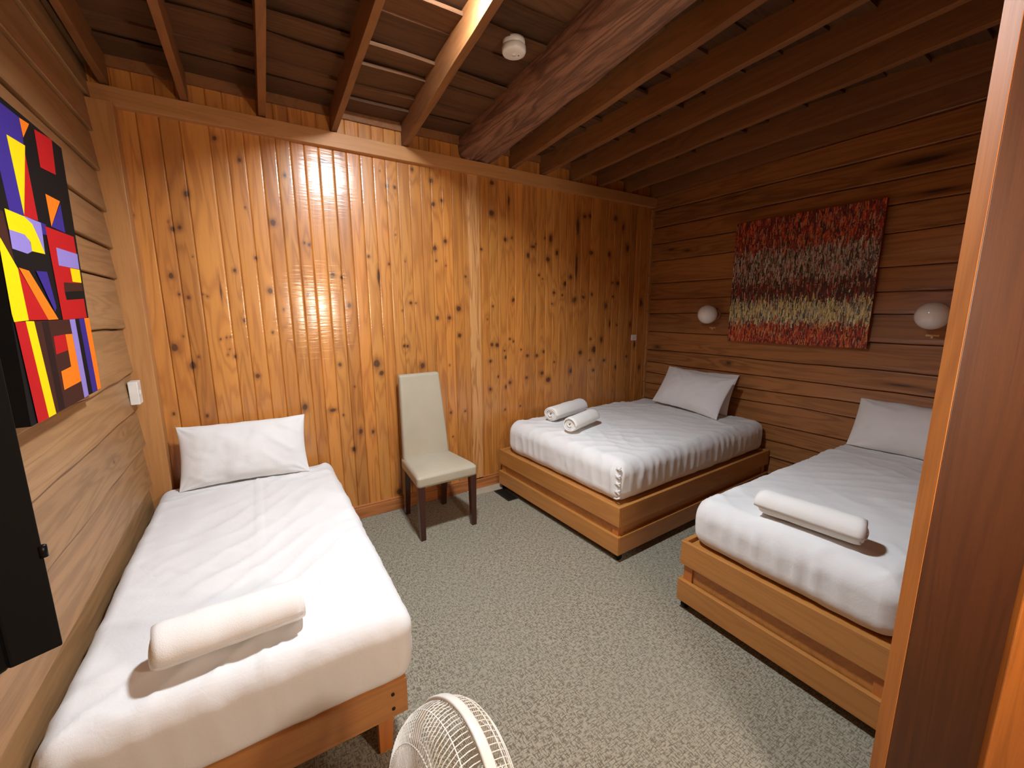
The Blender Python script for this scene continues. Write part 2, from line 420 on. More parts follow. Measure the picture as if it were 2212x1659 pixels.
# ---------------- lapped side walls
def lap_wall(name, X, side, edges, y0, y1, seed, wav, knots=(), dirw=1, ztop=3.05, mat=None, lip=.024):
    """side=+1: boards face +x (left wall); -1: face -x. edges: heights of the lower edges, rising"""
    rg = np.random.default_rng(seed)
    ys = np.arange(y0, y1+.02, .02); Vs=[];Qs=[];GX=[];BR=[];KD=[];KP=[]; off=0
    E = [0.0]+list(edges)+[ztop]
    def edge(i):
        if i == 0: return np.zeros_like(ys)
        if i == len(E)-1: return np.full_like(ys, ztop)
        a = wav[i-1] if i-1 < len(wav) else .004
        return E[i]+a*fbm(ys*1.6+i*7.3, np.full_like(ys, i*3.1), seed=seed, oct=3)
    for i in range(len(E)-1):
        lo, hi = edge(i), edge(i+1)
        t = np.concatenate([[0, 0, .02, .06], np.linspace(.15, 1, 9), [1.0, 1.0]])
        n = len(t); gap = np.concatenate([np.zeros(n-3), [.0075, .0070, 0.0]])
        Z = lo[None, :]+(hi-lo)[None, :]*t[:, None]-gap[:, None]
        th = lip+rg.uniform(-.003, .003)
        dep = np.concatenate([[-.026, th-.003, th, th-.001], th-.001-(th-.008)*np.linspace(.15, 1, 9), [-.026, -.026]])
        D = np.broadcast_to(dep[:, None], Z.shape)
        Yg = np.broadcast_to(ys[None, :], Z.shape)
        V = np.stack([X+side*D, Yg, Z], -1).reshape(-1, 3)
        ox, oy = rg.uniform(0, 30), rg.uniform(0, 30)
        kd = np.full(Z.shape, 9.0); kp = np.zeros(Z.shape)
        for ky, kz, ry, rz in knots:
            if not (E[i]-.03 < kz < E[i+1]+.03): continue
            kd = np.minimum(kd, np.hypot((Yg-ky)/ry, (Z-kz)/rz)); kp = kp+np.exp(-np.hypot((Yg-ky)/(ry*5+.1), (Z-kz)/(rz*3+.015)))
        tint = rg.uniform(.86, 1.12); warm = rg.uniform(-.06, .06)
        col = np.array([tint*(1+warm*.3), tint*(1-warm*.4), tint*(1-warm), 1.0])
        q = gq(n, len(ys), off)
        if side > 0: q = q[:, ::-1]
        Vs.append(V); Qs.append(q); off += len(V)
        GX.append(np.stack([np.full(Z.size, ox), Yg.ravel()+oy, Z.ravel()+ox], -1))
        BR.append(np.broadcast_to(col, (Z.size, 4))); KD.append(np.clip(kd/2.6, 0, 1).ravel()); KP.append(kp.ravel())
    o = grid_mesh(name, np.concatenate(Vs), np.concatenate(Qs), mat or LAP, smooth=False, attrs=dict(gx=np.concatenate(GX), brd=np.concatenate(BR), kd=np.concatenate(KD), kp=np.concatenate(KP)))
    return struct(o)
wall_left = lap_wall('wall_left', XL, 1, [.10,.36,.60,.84,1.065,1.263,1.525,1.777,1.937,2.124,2.322,2.51,2.69,2.86], YF-.1, YB+.02, 11,
    [.004,.006,.01,.02,.02,.02,.02,.012,.004,.004,.004,.004,.004,.004], knots=[(2.75,1.0,.012,.010),(2.62,1.63,.01,.008),(2.5,.93,.012,.01)], mat=LAPL)
MB().box(XL-.1, XL-.027, YF-.1, YB+.1, 0, 3.15).build('wall_left_lining', TRIMZ, wall_left)
wall_right = lap_wall('wall_right', XR, -1, [.15,.31,.46,.60,.785,.90,1.025,1.16,1.365,1.565,1.72,1.885,2.12,2.30,2.47,2.64,2.82], YF-.1, YB+.02, 23,
    [.004,.006,.006,.008,.012,.014,.014,.016,.008,.006,.006,.006,.010,.006,.004,.004,.004],
    knots=[(2.23,1.10,.03,.018),(.98,1.07,.10,.010),(.80,1.06,.06,.008),(1.05,2.55,.16,.02),(.95,2.34,.12,.012),(2.95,2.22,.05,.012),(2.75,2.19,.04,.012),(3.05,1.20,.04,.016),(2.3,2.60,.1,.008)], lip=.030)
MB().box(XR+.027, XR+.1, YF-.1, YB+.1, 0, 3.15).build('wall_right_lining', TRIMZ, wall_right)

# ---------------- ceiling: lapped boards across the rafters, then rafters and the log beam
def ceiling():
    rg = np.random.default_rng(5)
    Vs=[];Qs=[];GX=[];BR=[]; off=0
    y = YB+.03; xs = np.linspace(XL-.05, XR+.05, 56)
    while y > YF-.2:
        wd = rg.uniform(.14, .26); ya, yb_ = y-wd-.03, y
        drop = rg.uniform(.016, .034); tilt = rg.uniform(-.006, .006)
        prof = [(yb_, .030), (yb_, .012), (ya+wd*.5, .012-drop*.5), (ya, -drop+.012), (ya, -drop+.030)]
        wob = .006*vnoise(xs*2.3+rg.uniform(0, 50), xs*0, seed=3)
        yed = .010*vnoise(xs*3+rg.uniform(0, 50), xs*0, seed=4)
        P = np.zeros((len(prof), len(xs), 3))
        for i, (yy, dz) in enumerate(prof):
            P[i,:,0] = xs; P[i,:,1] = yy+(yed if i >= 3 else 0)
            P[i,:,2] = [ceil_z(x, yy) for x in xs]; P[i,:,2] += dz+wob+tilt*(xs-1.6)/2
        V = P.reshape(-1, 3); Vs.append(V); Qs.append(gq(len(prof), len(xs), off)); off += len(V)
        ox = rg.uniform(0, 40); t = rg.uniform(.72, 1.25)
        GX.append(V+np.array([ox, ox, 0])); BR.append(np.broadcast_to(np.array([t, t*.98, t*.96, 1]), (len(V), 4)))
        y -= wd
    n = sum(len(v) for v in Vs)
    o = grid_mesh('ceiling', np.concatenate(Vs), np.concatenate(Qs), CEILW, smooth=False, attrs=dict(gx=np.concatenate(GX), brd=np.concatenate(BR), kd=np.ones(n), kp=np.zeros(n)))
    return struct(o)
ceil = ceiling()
mb = MB()   # roof lining above the boards keeps the light in
zc = [ceil_z(x, y)+.06 for x, y in ((XL-.2,YF-.3),(XR+.2,YF-.3),(XR+.2,YB+.2),(XL-.2,YB+.2))]
mb.add([(XL-.2,YF-.3,zc[0]),(XR+.2,YF-.3,zc[1]),(XR+.2,YB+.2,zc[2]),(XL-.2,YB+.2,zc[3])]+[(XL-.2,YF-.3,3.3),(XR+.2,YF-.3,3.3),(XR+.2,YB+.2,3.3),(XL-.2,YB+.2,3.3)],
   [(0,1,2,3),(7,6,5,4),(0,4,5,1),(1,5,6,2),(2,6,7,3),(3,7,4,0)])
mb.build('roof_lining', CEILW, ceil)

def rafter(xw, skew, wd, lab=None):
    y1, y0 = YB+.01, YF-.1; n = 24
    mb = MB(); vs = []
    for k in range(n+1):
        y = y1+(y0-y1)*k/n; x = xw+skew*(3.19-y)
        z = raft_z(xw, y)+.002*math.sin(k*1.7+xw*9)
        for dx, dz in ((-wd/2, 0), (wd/2, 0), (wd/2, CEIL_UP+.02), (-wd/2, CEIL_UP+.02)): vs.append((x+dx, y, z+dz))
    fs = [(0,1,2,3), (4*n+3,4*n+2,4*n+1,4*n)]
    for k in range(n):
        for j in range(4): fs.append((4*k+j, 4*(k+1)+j, 4*(k+1)+(j+1) % 4, 4*k+(j+1) % 4))
    mb.add(vs, fs)
    return mb.build('rafter', RAFT, ceil, bevel=.002)
for xw, sk, wd in ((-.520,-.005,.034),(-.186,-.016,.036),(.193,-.028,.040),(.605,-.027,.036),(1.088,-.072,.042),
                   (2.010,-.060,.046),(2.327,-.040,.044),(2.668,-.030,.044),(3.008,-.040,.044),(3.385,.005,.046),(3.775,.0,.05)):
    rafter(xw, sk, wd)
def log_beam():
    ys = np.arange(YF-.1, YB+.02, .02); th = np.linspace(0, 2*np.pi, 49)[:-1]
    Y, T = np.meshgrid(ys, th, indexing='ij')
    # squared-off log: smooth left face, rough waney underside
    c, s_ = np.cos(T), np.sin(T)
    p = 3.2
    r = (np.abs(c/.155)**p+np.abs(s_/.125)**p)**(-1/p)
    rough = np.clip(-s_*.9+c*.5, 0, 1)
    ridge = np.abs(fbm(T*5, Y*2.0, seed=9, oct=4))
    r = r-.052*rough*(1-ridge)*(.55+.45*vnoise(T*2, Y*1.1, seed=4))+.010*fbm(T*3, Y*3, seed=8)*rough+.010*rough*vnoise(T*22, Y*2.2, seed=21)
    X = 1.675-.045*(3.19-Y)+r*c; Z = np.array([[raft_z(1.0, y) for y in ys]]).T+.105+r*s_
    V = np.stack([X, Y, Z], -1).reshape(-1, 3)
    o = grid_mesh('log_beam', V, gq(len(ys), len(th), 0, True), LOGW, ceil, recalc=True)
log_beam()

# ---------------- trim of the back wall
struct(MB().box(XL-.01, XR+.02, 3.165, 3.225, 2.675, 2.770).build('trim_1', TRIMX, bevel=.003))       # top rail
struct(MB().box(1.588, 1.690, 3.196, 3.225, .0, 2.68).build('trim_2', STRIP, bevel=.002))              # pale cover strip
struct(MB().box(XL-.02, -.488, 3.105, 3.225, 0, 2.675).build('trim_3', TRIMZ, bevel=.003))             # post in the left corner
def scribe():
    zs = np.arange(0, 2.68, .02); e = 3.800+.010*fbm(zs*3.1, zs*0, seed=2)-.012*((zs*2.3) % .45 < .05)
    vs = []
    mb = MB()
    for z, x in zip(zs, e): vs += [(x, 3.19, z), (x, 3.215, z), (3.835, 3.215, z), (3.835, 3.19, z)]
    fs = [(0,1,2,3)]
    for k in range(len(zs)-1):
        for j in range(4): fs.append((4*k+j, 4*k+4+j, 4*k+4+(j+1) % 4, 4*k+(j+1) % 4))
    mb.add(vs, fs); return mb.build('trim_4', TRIMZ)
struct(scribe())
mb = MB(); mb.box(XL, 1.86, 3.188, 3.215, 0, .088); mb.box(XL, 1.86, 3.196, 3.215, .088, .104)
struct(mb.build('baseboard_back', SKIRT, bevel=.003))
mb = MB(); mb.box(1.515, 1.90, 3.075, 3.188, 0, .004)
struct(mb.build('trim_5', LINO))
# uneven filler board above the rail near the left
mb = MB(); mb.box(XL, XR, 3.190, 3.23, 2.875, 2.99); struct(mb.build('trim_6', CEILW if False else RAFT))

# ---------------- front part of the room, behind the camera
struct(MB().box(XL-.1, XR+.1, YF-.08, YF, 0, 3.1).build('wall_front', TRIMZ))
# entry panel at the right of the camera
def entry_panel():
    F = Vector((.983*1.3, .185*1.3, 0)); u = Vector((.90, -.436, 0)).normalized(); nrm = Vector((.436, .90, 0)).normalized()
    L, T = 1.05, .034
    def bx(mb, a, b, t0, t1, z0, z1):
        pts = [F+u*a+nrm*t0, F+u*b+nrm*t0, F+u*b+nrm*t1, F+u*a+nrm*t1]
        mb.frust([(p.x, p.y, z0) for p in pts], [(p.x, p.y, z1) for p in pts])
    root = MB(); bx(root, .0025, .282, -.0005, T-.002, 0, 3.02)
    r = struct(root.build('wall_entry', ENTRY_SHADED, bevel=.002))
    e = MB(); bx(e, 0, .002, 0, T, 0, 3.02)
    e.build('edge_strip', ENDW, r)['label'] = 'lighter sawn edge strip'
    b = MB(); bx(b, .285, .455, -.012, T, 0, 3.02); bx(b, .458, .60, -.014, T, 0, 3.02); bx(b, .603, L, -.012, T, 0, 3.02)
    b.build('upright_boards', ENDW, r, bevel=.003)
entry_panel()

# ------------------------------------------------------------------ lamps
def ceiling_lamp():
    x, y = .79, 1.60; zt = ceil_z(x, y)-.006
    t = thing('ceiling_light', 'round white lit ceiling lamp between the rafters left of the smoke alarm', 'lamp', (x, y, zt))
    mb = MB(); mb.lathe([(.02,-.0),(.125,-.0),(.13,-.008),(.13,-.022),(.12,-.028)], 40); mb.build('lamp_base', WHITEP, t)
    mb = MB(); mb.lathe([(.118,-.0285),(.116,-.036),(.10,-.046),(.07,-.054),(.03,-.058),(.004,-.059)], 40)
    mb.build('diffuser', emis('cool_lit_diffuser', (.86,.93,1.0,1), LAMP_MAIN), t, smooth=True)
ceiling_lamp()
def wall_globe(loc, label, rz=0, glass=None, group='globe lamps on the right wall'):
    t = thing('wall_lamp', label, 'lamp', loc, rz, group)
    R = Matrix.Rotation(math.radians(-90), 4, 'Y')        # local +z -> room (-x)
    MB().lathe([(.001,0),(.062,0),(.064,.006),(.060,.016),(.03,.020),(.001,.020)], 36, R).build('back_plate', BRACK, t, smooth=False)
    MB().lathe([(.03,.020),(.032,.03),(.044,.034),(.046,.046),(.040,.050)], 36, R, cap=False).build('collar', BRASS, t)
    prof = []
    for k in range(25):
        a = math.pi*k/24*.93
        prof.append((max(.0005, .088*math.sin(a)), .050+.078-.084*math.cos(a) if False else .128+.084*math.cos(a)))
    MB().lathe(prof, 40, R).build('globe', glass or OPAL, t, smooth=True)
    return t
wall_globe((XR-.012, 2.405, 1.555), 'white opal globe wall lamp on the right wall, left of the streaky painting')
wall_globe((XR-.012, .850, 1.555), 'white opal globe wall lamp on the right wall, right of the streaky painting')
wall_globe((.90, YF, 1.66), 'lit opal globe wall lamp on the front wall behind the camera', math.radians(-90), emis('warm_lit_opal_glass', (1,.92,.82,1), LAMP_GLOBE), None)
for y, lab in ((2.418, 'small tan switch plate under the globe lamp left of the painting'), (.862, 'small tan switch plate under the globe lamp right of the painting')):
    t = thing('switch_plate', lab, 'switch', (XR-.016, y, 1.416), group='switch plates under the globe lamps')
    MB().box(-.008, .004, -.034, .034, -.016, .016).build('plate', SWITCHM, t, bevel=.002)
    MB().box(-.012, -.008, -.006, .006, -.009, .009).build('rocker', SWITCHM, t, bevel=.001)

def smoke_alarm():
    t = thing('smoke_alarm', 'round white smoke alarm on the ceiling beside the log beam', 'smoke alarm', (1.285, 2.018, ceil_z(1.285,2.018)-.012))
    MB().lathe([(.001,0),(.056,0),(.057,-.010),(.057,-.028)], 40).build('base', WHITEP, t, smooth=False)
    mb = MB(); mb.lathe([(.0575,-.029),(.0615,-.033),(.0615,-.052),(.058,-.060),(.050,-.063),(.03,-.064),(.001,-.064)], 44)
    mb.build('cover', WHITEP, t, smooth=False)
    MB().lathe([(.011,-.0642),(.011,-.067),(.001,-.0675)], 20).build('test_button', WHITEP, t)
    MB().lathe([(.003,-.0642),(.003,-.066),(.001,-.066)], 10, Matrix.Translation((.024,-.006,0))).build('indicator', BLACKP, t)
smoke_alarm()

# ------------------------------------------------------------------ wall sockets
def outlet(name, label, loc, rz, w_, h_, d_, double):
    t = thing(name, label, 'wall socket', loc, rz)     # local: wall plane y=0, facing -y
    MB().box(-w_/2, w_/2, -d_, 0, -h_/2, h_/2).build('plate', WHITEP, t, bevel=.003)
    for sx in ((-.022, .022) if double else (0,)):
        MB().box(sx-.006, sx+.006, -d_-.003, -d_+.0005, .006 if double else -.012, .022 if double else .012).build('rocker', WHITEP, t, bevel=.001)
    return t
outlet('wall_socket', 'white wall switch on the pine wall beside the right corner', (3.603, YB-.001, 1.299), 0, .078, .062, .012, True)
outlet('wall_socket', 'white boxed wall socket on the left wall below the letter painting', (XL+.020, 2.985, 1.168), math.radians(90), .080, .125, .040, False)

# ------------------------------------------------------------------ soft goods
def rbox(half, r, res):
    hx, hy, hz = half
    def lins(h): return np.unique(np.round(np.concatenate([np.linspace(-h, h, max(3, int(round(2*h/res)))), [-h+r*t for t in (0,.15,.3,.5,.7,1)], [h-r*t for t in (0,.15,.3,.5,.7,1)]]), 5))
    xs, ys, zs = lins(hx), lins(hy), lins(hz)
    P=[];Q=[];off=0
    def face(A, B, fn):
        nonlocal off
        U, V = np.meshgrid(A, B, indexing='ij'); p = fn(U, V).reshape(-1, 3)
        P.append(p); Q.append(gq(len(A), len(B), off)); off += len(p)
    for s in (-1, 1):
        face(xs, ys, lambda U, V: np.stack([U, V, np.full_like(U, s*hz)], -1))
        face(xs, zs, lambda U, V: np.stack([U, np.full_like(U, s*hy), V], -1))
        face(ys, zs, lambda U, V: np.stack([np.full_like(U, s*hx), U, V], -1))
    P = np.concatenate(P); Q = np.concatenate(Q)
    key = np.round(P*1e5).astype(np.int64); _, idx, inv = np.unique(key, axis=0, return_index=True, return_inverse=True)
    P = P[idx]; Q = inv.reshape(-1)[Q]
    inner = np.clip(P, [-(hx-r), -(hy-r), -(hz-r)], [hx-r, hy-r, hz-r]); d = P-inner
    n = d/np.maximum(np.linalg.norm(d, axis=1, keepdims=True), 1e-9)
    return inner+n*r, n, Q

def ridge(x, sharp=2.0):
    return (1-np.abs(np.sin(x)))**sharp

def mattress_cover(name, L, W, H, r, parent, pleats, seed, fold_x, seam=None, res=.016, bulge=.02):
    """covered mattress with tucked quilt; local x runs from foot (0) to head (L), z from 0"""
    P, n, Q = rbox((L/2, W/2, H/2), r, res)
    x, y, z = P[:,0], P[:,1], P[:,2]
    top = np.clip(n[:,2], 0, 1)**2; side = np.clip(1-np.abs(n[:,2]), 0, 1)
    d = bulge*top*(1-(2*x/L)**4)*(1-(2*y/W)**2)
    # broad softness
    d += .010*fbm(x*3, y*3, z*3, seed=seed)*(.4+.6*top)
    d += .006*fbm(x*8, y*8, z*8, seed=seed+3)
    # drawn creases on the top, running diagonally
    wx = x+.10*fbm(x*2.5, y*2.5, seed=seed+5); wy = y+.10*fbm(x*2.5+9, y*2.5, seed=seed+6)
    amp = np.clip(.5+1.2*fbm(x*2.2, y*2.2, seed=seed+7), 0, 1)
    d += .0095*top*amp*ridge((wx*.8+wy*.75)*26, 2.5)
    d += .0075*top*np.clip(.3+1.2*fbm(x*2.6+4, y*2.6, seed=seed+8), 0, 1)*ridge((wx*.9-wy*.5)*21, 2.5)
    # upright pleats on the sides
    zz = np.clip((H/2-z)/H, 0, 1)
    for sgn, axis, amt, fr in pleats:
        m = np.clip(sgn*n[:, axis], 0, 1)**1.5; t = x if axis == 1 else y
        tw = t+.02*fbm(t*5, z*3, seed=seed+9)+.25*(zz-.4)*.12
        d += amt*m*np.sin(np.clip(zz*1.15, 0, 1)*np.pi)**.6*(ridge(tw*38+1.5*fbm(t*6, z*2, seed=seed+10), 1.8)-.3)*np.clip(.55+.9*fbm(t*3, z*0, seed=seed+11), .1, 1)
    # bottom tucks in
    low = np.clip((-z/(H/2)-.2), 0, 1)
    P2 = P+n*d[:, None]
    k = 1-.05*low**2
    P2[:,1] *= 1-(1-k)*.6
    # turned-down sheet edge near the head
    fx = fold_x-L/2+.03*fbm(y*2, y*0, seed=seed+12)
    P2[:,2] += top*(.012/(1+np.exp((x-fx)/.005))+.007*np.exp(-((x-fx+.022)/.018)**2))
    if seam is not None:
        P2[:,2] += top*.007*np.exp(-((y-seam+.006*np.sin(x*4))/.006)**2)*(x < fx)
    P2[:,0] += L/2; P2[:,2] += H/2
    return grid_mesh(name, P2, Q, SHEET, parent, recalc=True)

def corner_fold(parent, x, y, H, s1, s2):
    """gathered hospital fold on a mattress corner"""
    mb = MB(); rg = np.random.default_rng(4)
    for k in range(9):
        z = H*(.20+.072*k)+rg.uniform(-.004, .004); up = .016*(1 if k % 2 else -1)+rg.uniform(-.004, .004); ln = rg.uniform(.022, .045)
        pts = [(x+.010*s1, y+.004*s2, z), (x+.000*s1, y+.005*s2, z+up*.3), (x-.002*s1, y+.4*ln*s2, z+up*.8), (x+.004*s1, y+ln*s2, z+up*1.2)]
        mb.tube(pts, .0062, 8)
    return mb.build('corner_fold', SHEET, parent, smooth=True)

def pillow_mesh(name, parent, a, b, T, seed, conc=.07):
    nu, nv = 72, 46
    u = np.sin(np.linspace(-1, 1, nu)*np.pi/2); v = np.sin(np.linspace(-1, 1, nv)*np.pi/2)
    U, V = np.meshgrid(u, v, indexing='ij')
    Vs=[]; Qs=[]; off = 0
    for s in (1, -1):
        X = a*U*(1-conc*.75*(1-V**2)**1.0); Y = b*V*(1-conc*(1-U**2)**1.0)
        t = T*(np.clip(1-np.abs(U)**2.6, 0, 1)**.62)*(np.clip(1-np.abs(V)**2.4, 0, 1)**.62)
        wr = .014*fbm(X*7, Y*7, seed=seed+s)+.013*ridge((X*.6+Y*1.0+.08*fbm(X*4, Y*4, seed=seed+3))*24, 2)*np.clip(.4+fbm(X*4, Y*4, seed=seed+5), 0, 1)
        edge = np.clip((1-np.maximum(np.abs(U), np.abs(V)))*4, 0, 1)
        cr = .012*np.exp(-((1-np.abs(U))**2+(1-np.abs(V))**2)/.10)*np.sin(np.arctan2(1-np.abs(V), 1-np.abs(U))*9)
        Z = s*(t+wr*edge+cr*edge)
        Y = Y+.006*fbm(U*3, V*3, seed=seed+9)
        P = np.stack([X, Y, Z], -1).reshape(-1, 3); Vs.append(P)
        q = gq(nu, nv, off); Qs.append(q if s > 0 else q[:, ::-1]); off += len(P)
    P = np.concatenate(Vs); Q = np.concatenate(Qs)
    key = np.round(P*2e4).astype(np.int64); _, idx, inv = np.unique(key, axis=0, return_index=True, return_inverse=True)
    return grid_mesh(name, P[idx], inv.reshape(-1)[Q], PILLOW, parent, recalc=True)

def pillow(label, loc, rot, a, b, T, seed, group='pillows', conc=.07):
    o = pillow_mesh('pillow', None, a, b, T, seed, conc)
    o.location = loc; o.rotation_euler = rot
    tag(o, label, 'pillow', group); return o

def towel(label, loc, rot, Lh, R, seed, turns=4.2, group='rolled towels', flat=.92, thick=.011):
    n = int(turns*26); th = np.linspace(0, turns*2*np.pi, n)
    rc = np.linspace(.010, R, n)                       # centre line of the cloth
    ns = 26; s = np.linspace(-1, 1, ns)
    def wob(t, k): return .010*vnoise(t*.5, np.full_like(t, k), seed=seed)
    Vs = []
    for sgn in (1, -1):
        rr = rc+sgn*thick/2*.86
        Xs = s[None, :]*(Lh+wob(th, 1)[:, None])
        lump = .0035*fbm(Xs*14, np.broadcast_to((th*R)[:, None]*4, Xs.shape), seed=seed+2)
        rad = np.maximum(rr[:, None]+(lump if sgn > 0 else 0), .002)
        endsoft = 1-.10*np.clip((np.abs(s)-.86)/.14, 0, 1)**2
        rad = rad*endsoft[None, :]
        ang = th[:, None]+2.0
        Vs.append(np.stack([Xs, rad*np.cos(ang), rad*np.sin(ang)*flat], -1).reshape(-1, 3))
    V = np.concatenate(Vs); N = n*ns; Q = [gq(n, ns, 0)[:, ::-1], gq(n, ns, N)]
    i = np.arange(n-1)
    for c in (0, ns-1):
        Q.append(np.stack([i*ns+c, (i+1)*ns+c, N+(i+1)*ns+c, N+i*ns+c], -1))
    j = np.arange(ns-1)
    for rrow in (0, n-1):
        Q.append(np.stack([rrow*ns+j, rrow*ns+j+1, N+rrow*ns+j+1, N+rrow*ns+j], -1))
    zmin = V[:,2].min()
    o = grid_mesh('rolled_towel', V, np.concatenate(Q), TERRY, None, recalc=True)
    o.location = (loc[0], loc[1], loc[2]-zmin*1.0); o.rotation_euler = rot
    tag(o, label, 'towel', group); return o

# ------------------------------------------------------------------ beds
def platform_bed(label, loc, rz, L, W, top, mh, seed, pleats, fold, inset=.035, side=.03, seam=None, group='low platform beds with castors'):
    """origin: near foot corner on the floor; x to the head, y across (0..W)"""
    t = thing('platform_bed', label, 'bed', loc, rz, group)
    T = .024; z0 = .052; zl = .175; zu = top-.132
    def rails(nm, za, zb, out):
        MB().box(-out, T-out, -out, W+out, za, zb).build(nm, BEDY, t, bevel=.003)
        MB().box(L-T, L, 0, W, za, zb).build(nm, BEDY, t, bevel=.003)
        MB().box(T-out, L-T, -out, T-out, za, zb).build(nm, BEDX, t, bevel=.003)
        MB().box(T-out, L-T, W-T+out, W+out, za, zb).build(nm, BEDX, t, bevel=.003)
    rails('upper_rail', zu, top, .0)
    rails('lower_rail', z0, zl, .004)
    mb = MB(); mb.box(.026, .05, .026, W-.026, zl-.01, zu+.01); mb.box(.05, L-.03, .026, .05, zl-.01, zu+.01); mb.box(.05, L-.03, W-.05, W-.026, zl-.01, zu+.01)
    mb.build('recessed_panel', BEDX, t)
    for cx, cy in ((.016,.016),(.016,W-.016-.05),(L-.08,.016),(L-.08,W-.066)):
        MB().box(cx, cx+.05, cy, cy+.05, zl-.012, zu+.012).build('corner_post', BEDZ, t, bevel=.002)
    MB().box(T, L-T, T, W-T, top-.045, top-.022).build('slat_base', BEDX, t)
    for cx, cy in ((.036,.026),(.036,W-.026),(L-.08,.03),(L-.08,W-.03)):
        mb = MB(); Rm = Matrix.Translation((cx, cy, .026)) @ Matrix.Rotation(math.radians(90), 4, 'X')
        mb.lathe([(.001,-.012),(.024,-.012),(.026,-.008),(.026,.008),(.024,.012),(.001,.012)], 20, Rm)
        mb.box(cx-.016, cx+.016, cy-.018, cy+.018, .034, .062)
        mb.build('castor', BLACKP, t, smooth=False)
    e = bpy.data.objects.new('mattress', None)
    m = mattress_cover('quilt', L-inset-.004, W-2*side, mh, .085, t, pleats, seed, fold, seam)
    m.location = (inset, W/2, top-.024)
    return t
BED_R2 = math.radians(2.2)
mid = platform_bed('low wooden double bed with white quilt in the far right corner', (1.855, 1.700, 0), BED_R2, 1.948, 1.395, .375, .275, 31,
    [(-1, 1, .020, 0), (-1, 0, .012, 0), (1, 1, .006, 0)], 1.45, inset=.05, side=.045)
corner_fold(mid, .062, .060, .36, 1, 1).location = (0, 0, .33)
right = platform_bed('low wooden single bed with white quilt at the right, beside the entry panel', (1.838, .352, 0), 0, 1.96, .893, .395, .245, 57,
    [(1, 1, .008, 0), (-1, 0, .018, 0)], 1.50, inset=.035, side=.008)

def slat_bed():
    L, W = 1.87, .86
    t = thing('single_bed', 'wooden single bed with white quilt along the left wall', 'bed', (-.505, 1.285, 0), math.radians(-.5))
    MB().box(0, W, 0, .026, .185, .322).build('foot_board', BEDX, t, bevel=.004)
    for x in (.0, W-.028): MB().box(x, x+.028, .026, L-.02, .19, .315).build('side_rail', BEDY, t, bevel=.003)
    MB().box(0, W, L-.02, L+.005, .185, .40).build('head_board', BEDX, t, bevel=.004)
    MB().box(.028, W-.028, .026, L-.02, .27, .295).build('slat_base', BEDX, t)
    for x, y in ((.03,.03),(W-.10,.03),(.03,L-.10),(W-.10,L-.10)):
        mb = MB(); mb.frust([(x,y+.01,.012),(x+.045,y+.01,.012),(x+.045,y+.045,.012),(x,y+.045,.012)], [(x-.002,y,.272),(x+.065,y,.272),(x+.065,y+.055,.272),(x-.002,y+.055,.272)])
        lg = mb.build('leg', BEDZ, t, bevel=.003)
        MB().lathe([(.014,0),(.016,.003),(.016,.010),(.008,.013)], 16, Matrix.Translation((x+.022,y+.028,0))).build('glide', CHROME, lg)
    for x in (W-.052, .052):
        for z in (.222, .280):
            MB().lathe([(.006,0),(.006,.003),(.001,.003)], 14, Matrix.Translation((x,-.0005,z)) @ Matrix.Rotation(math.radians(90),4,'X')).build('screw', BOLTM, t)
    # quilt built with x along the bed, then turned so that its foot faces the camera
    m = mattress_cover('quilt', 1.83, .955, .25, .060, t, [(-1, 0, .006, 0), (1, 1, .003, 0), (-1, 1, .010, 0)], 77, 1.60, seam=-.02)
    m.rotation_euler = (0, 0, math.radians(90)); m.location = (W/2-.007, .006, .295)
    return t
left = slat_bed()

from mathutils.bvhtree import BVHTree
def rest_z(bed, pts, lift=.0):
    q = [c for c in bed.children if c.name.startswith('quilt')][0]
    mw = Matrix.Translation(bed.location) @ bed.rotation_euler.to_matrix().to_4x4() @ Matrix.Translation(q.location) @ q.rotation_euler.to_matrix().to_4x4()
    bv = BVHTree.FromPolygons([mw @ v.co for v in q.data.vertices], [p.vertices for p in q.data.polygons])
    zs = []
    for x, y in pts:
        h = bv.ray_cast(Vector((x, y, 2)), Vector((0, 0, -1)))
        if h[0] is not None: zs.append(h[0].z)
    return max(zs)+lift
def settle(o, bed, frac=.0, sink=.004):
    """lower or raise o until it just touches the quilt"""
    q = [c for c in bed.children if c.name.startswith('quilt')][0]
    mw = Matrix.Translation(bed.location) @ bed.rotation_euler.to_matrix().to_4x4() @ Matrix.Translation(q.location) @ q.rotation_euler.to_matrix().to_4x4()
    bv = BVHTree.FromPolygons([mw @ v.co for v in q.data.vertices], [p.vertices for p in q.data.polygons])
    ow = Matrix.Translation(o.location) @ o.rotation_euler.to_matrix().to_4x4()
    gaps = []
    for v in o.data.vertices:
        p = ow @ v.co; h = bv.ray_cast(Vector((p.x, p.y, 2)), Vector((0, 0, -1)))
        if h[0] is not None: gaps.append(p.z-h[0].z)
    if gaps: o.location.z -= min(gaps)+sink
    return o
# pillows
settle(pillow('white pillow standing on the left bed against the knotty pine wall', (-.090, 3.035, .712), (math.radians(71), 0, math.radians(-4.5)), .348, .190, .085, 3, conc=.06), left, sink=-.0025)
settle(pillow('front white pillow leaning on the right wall, on the double bed', (3.555, 2.42, .835), (math.radians(59), math.radians(3), math.radians(-90-3)), .37, .205, .080, 12), mid, sink=-.0025)
settle(pillow('white pillow tucked behind the front one on the double bed', (3.722, 2.45, .845), (math.radians(68), 0, math.radians(-90)), .35, .196, .045, 15), mid, sink=-.0025)
settle(pillow('white pillow leaning on the right wall, on the single bed by the entry panel', (3.68, .82, .755), (math.radians(64), 0, math.radians(-90)), .35, .18, .095, 21, conc=.03), right, sink=-.0025)

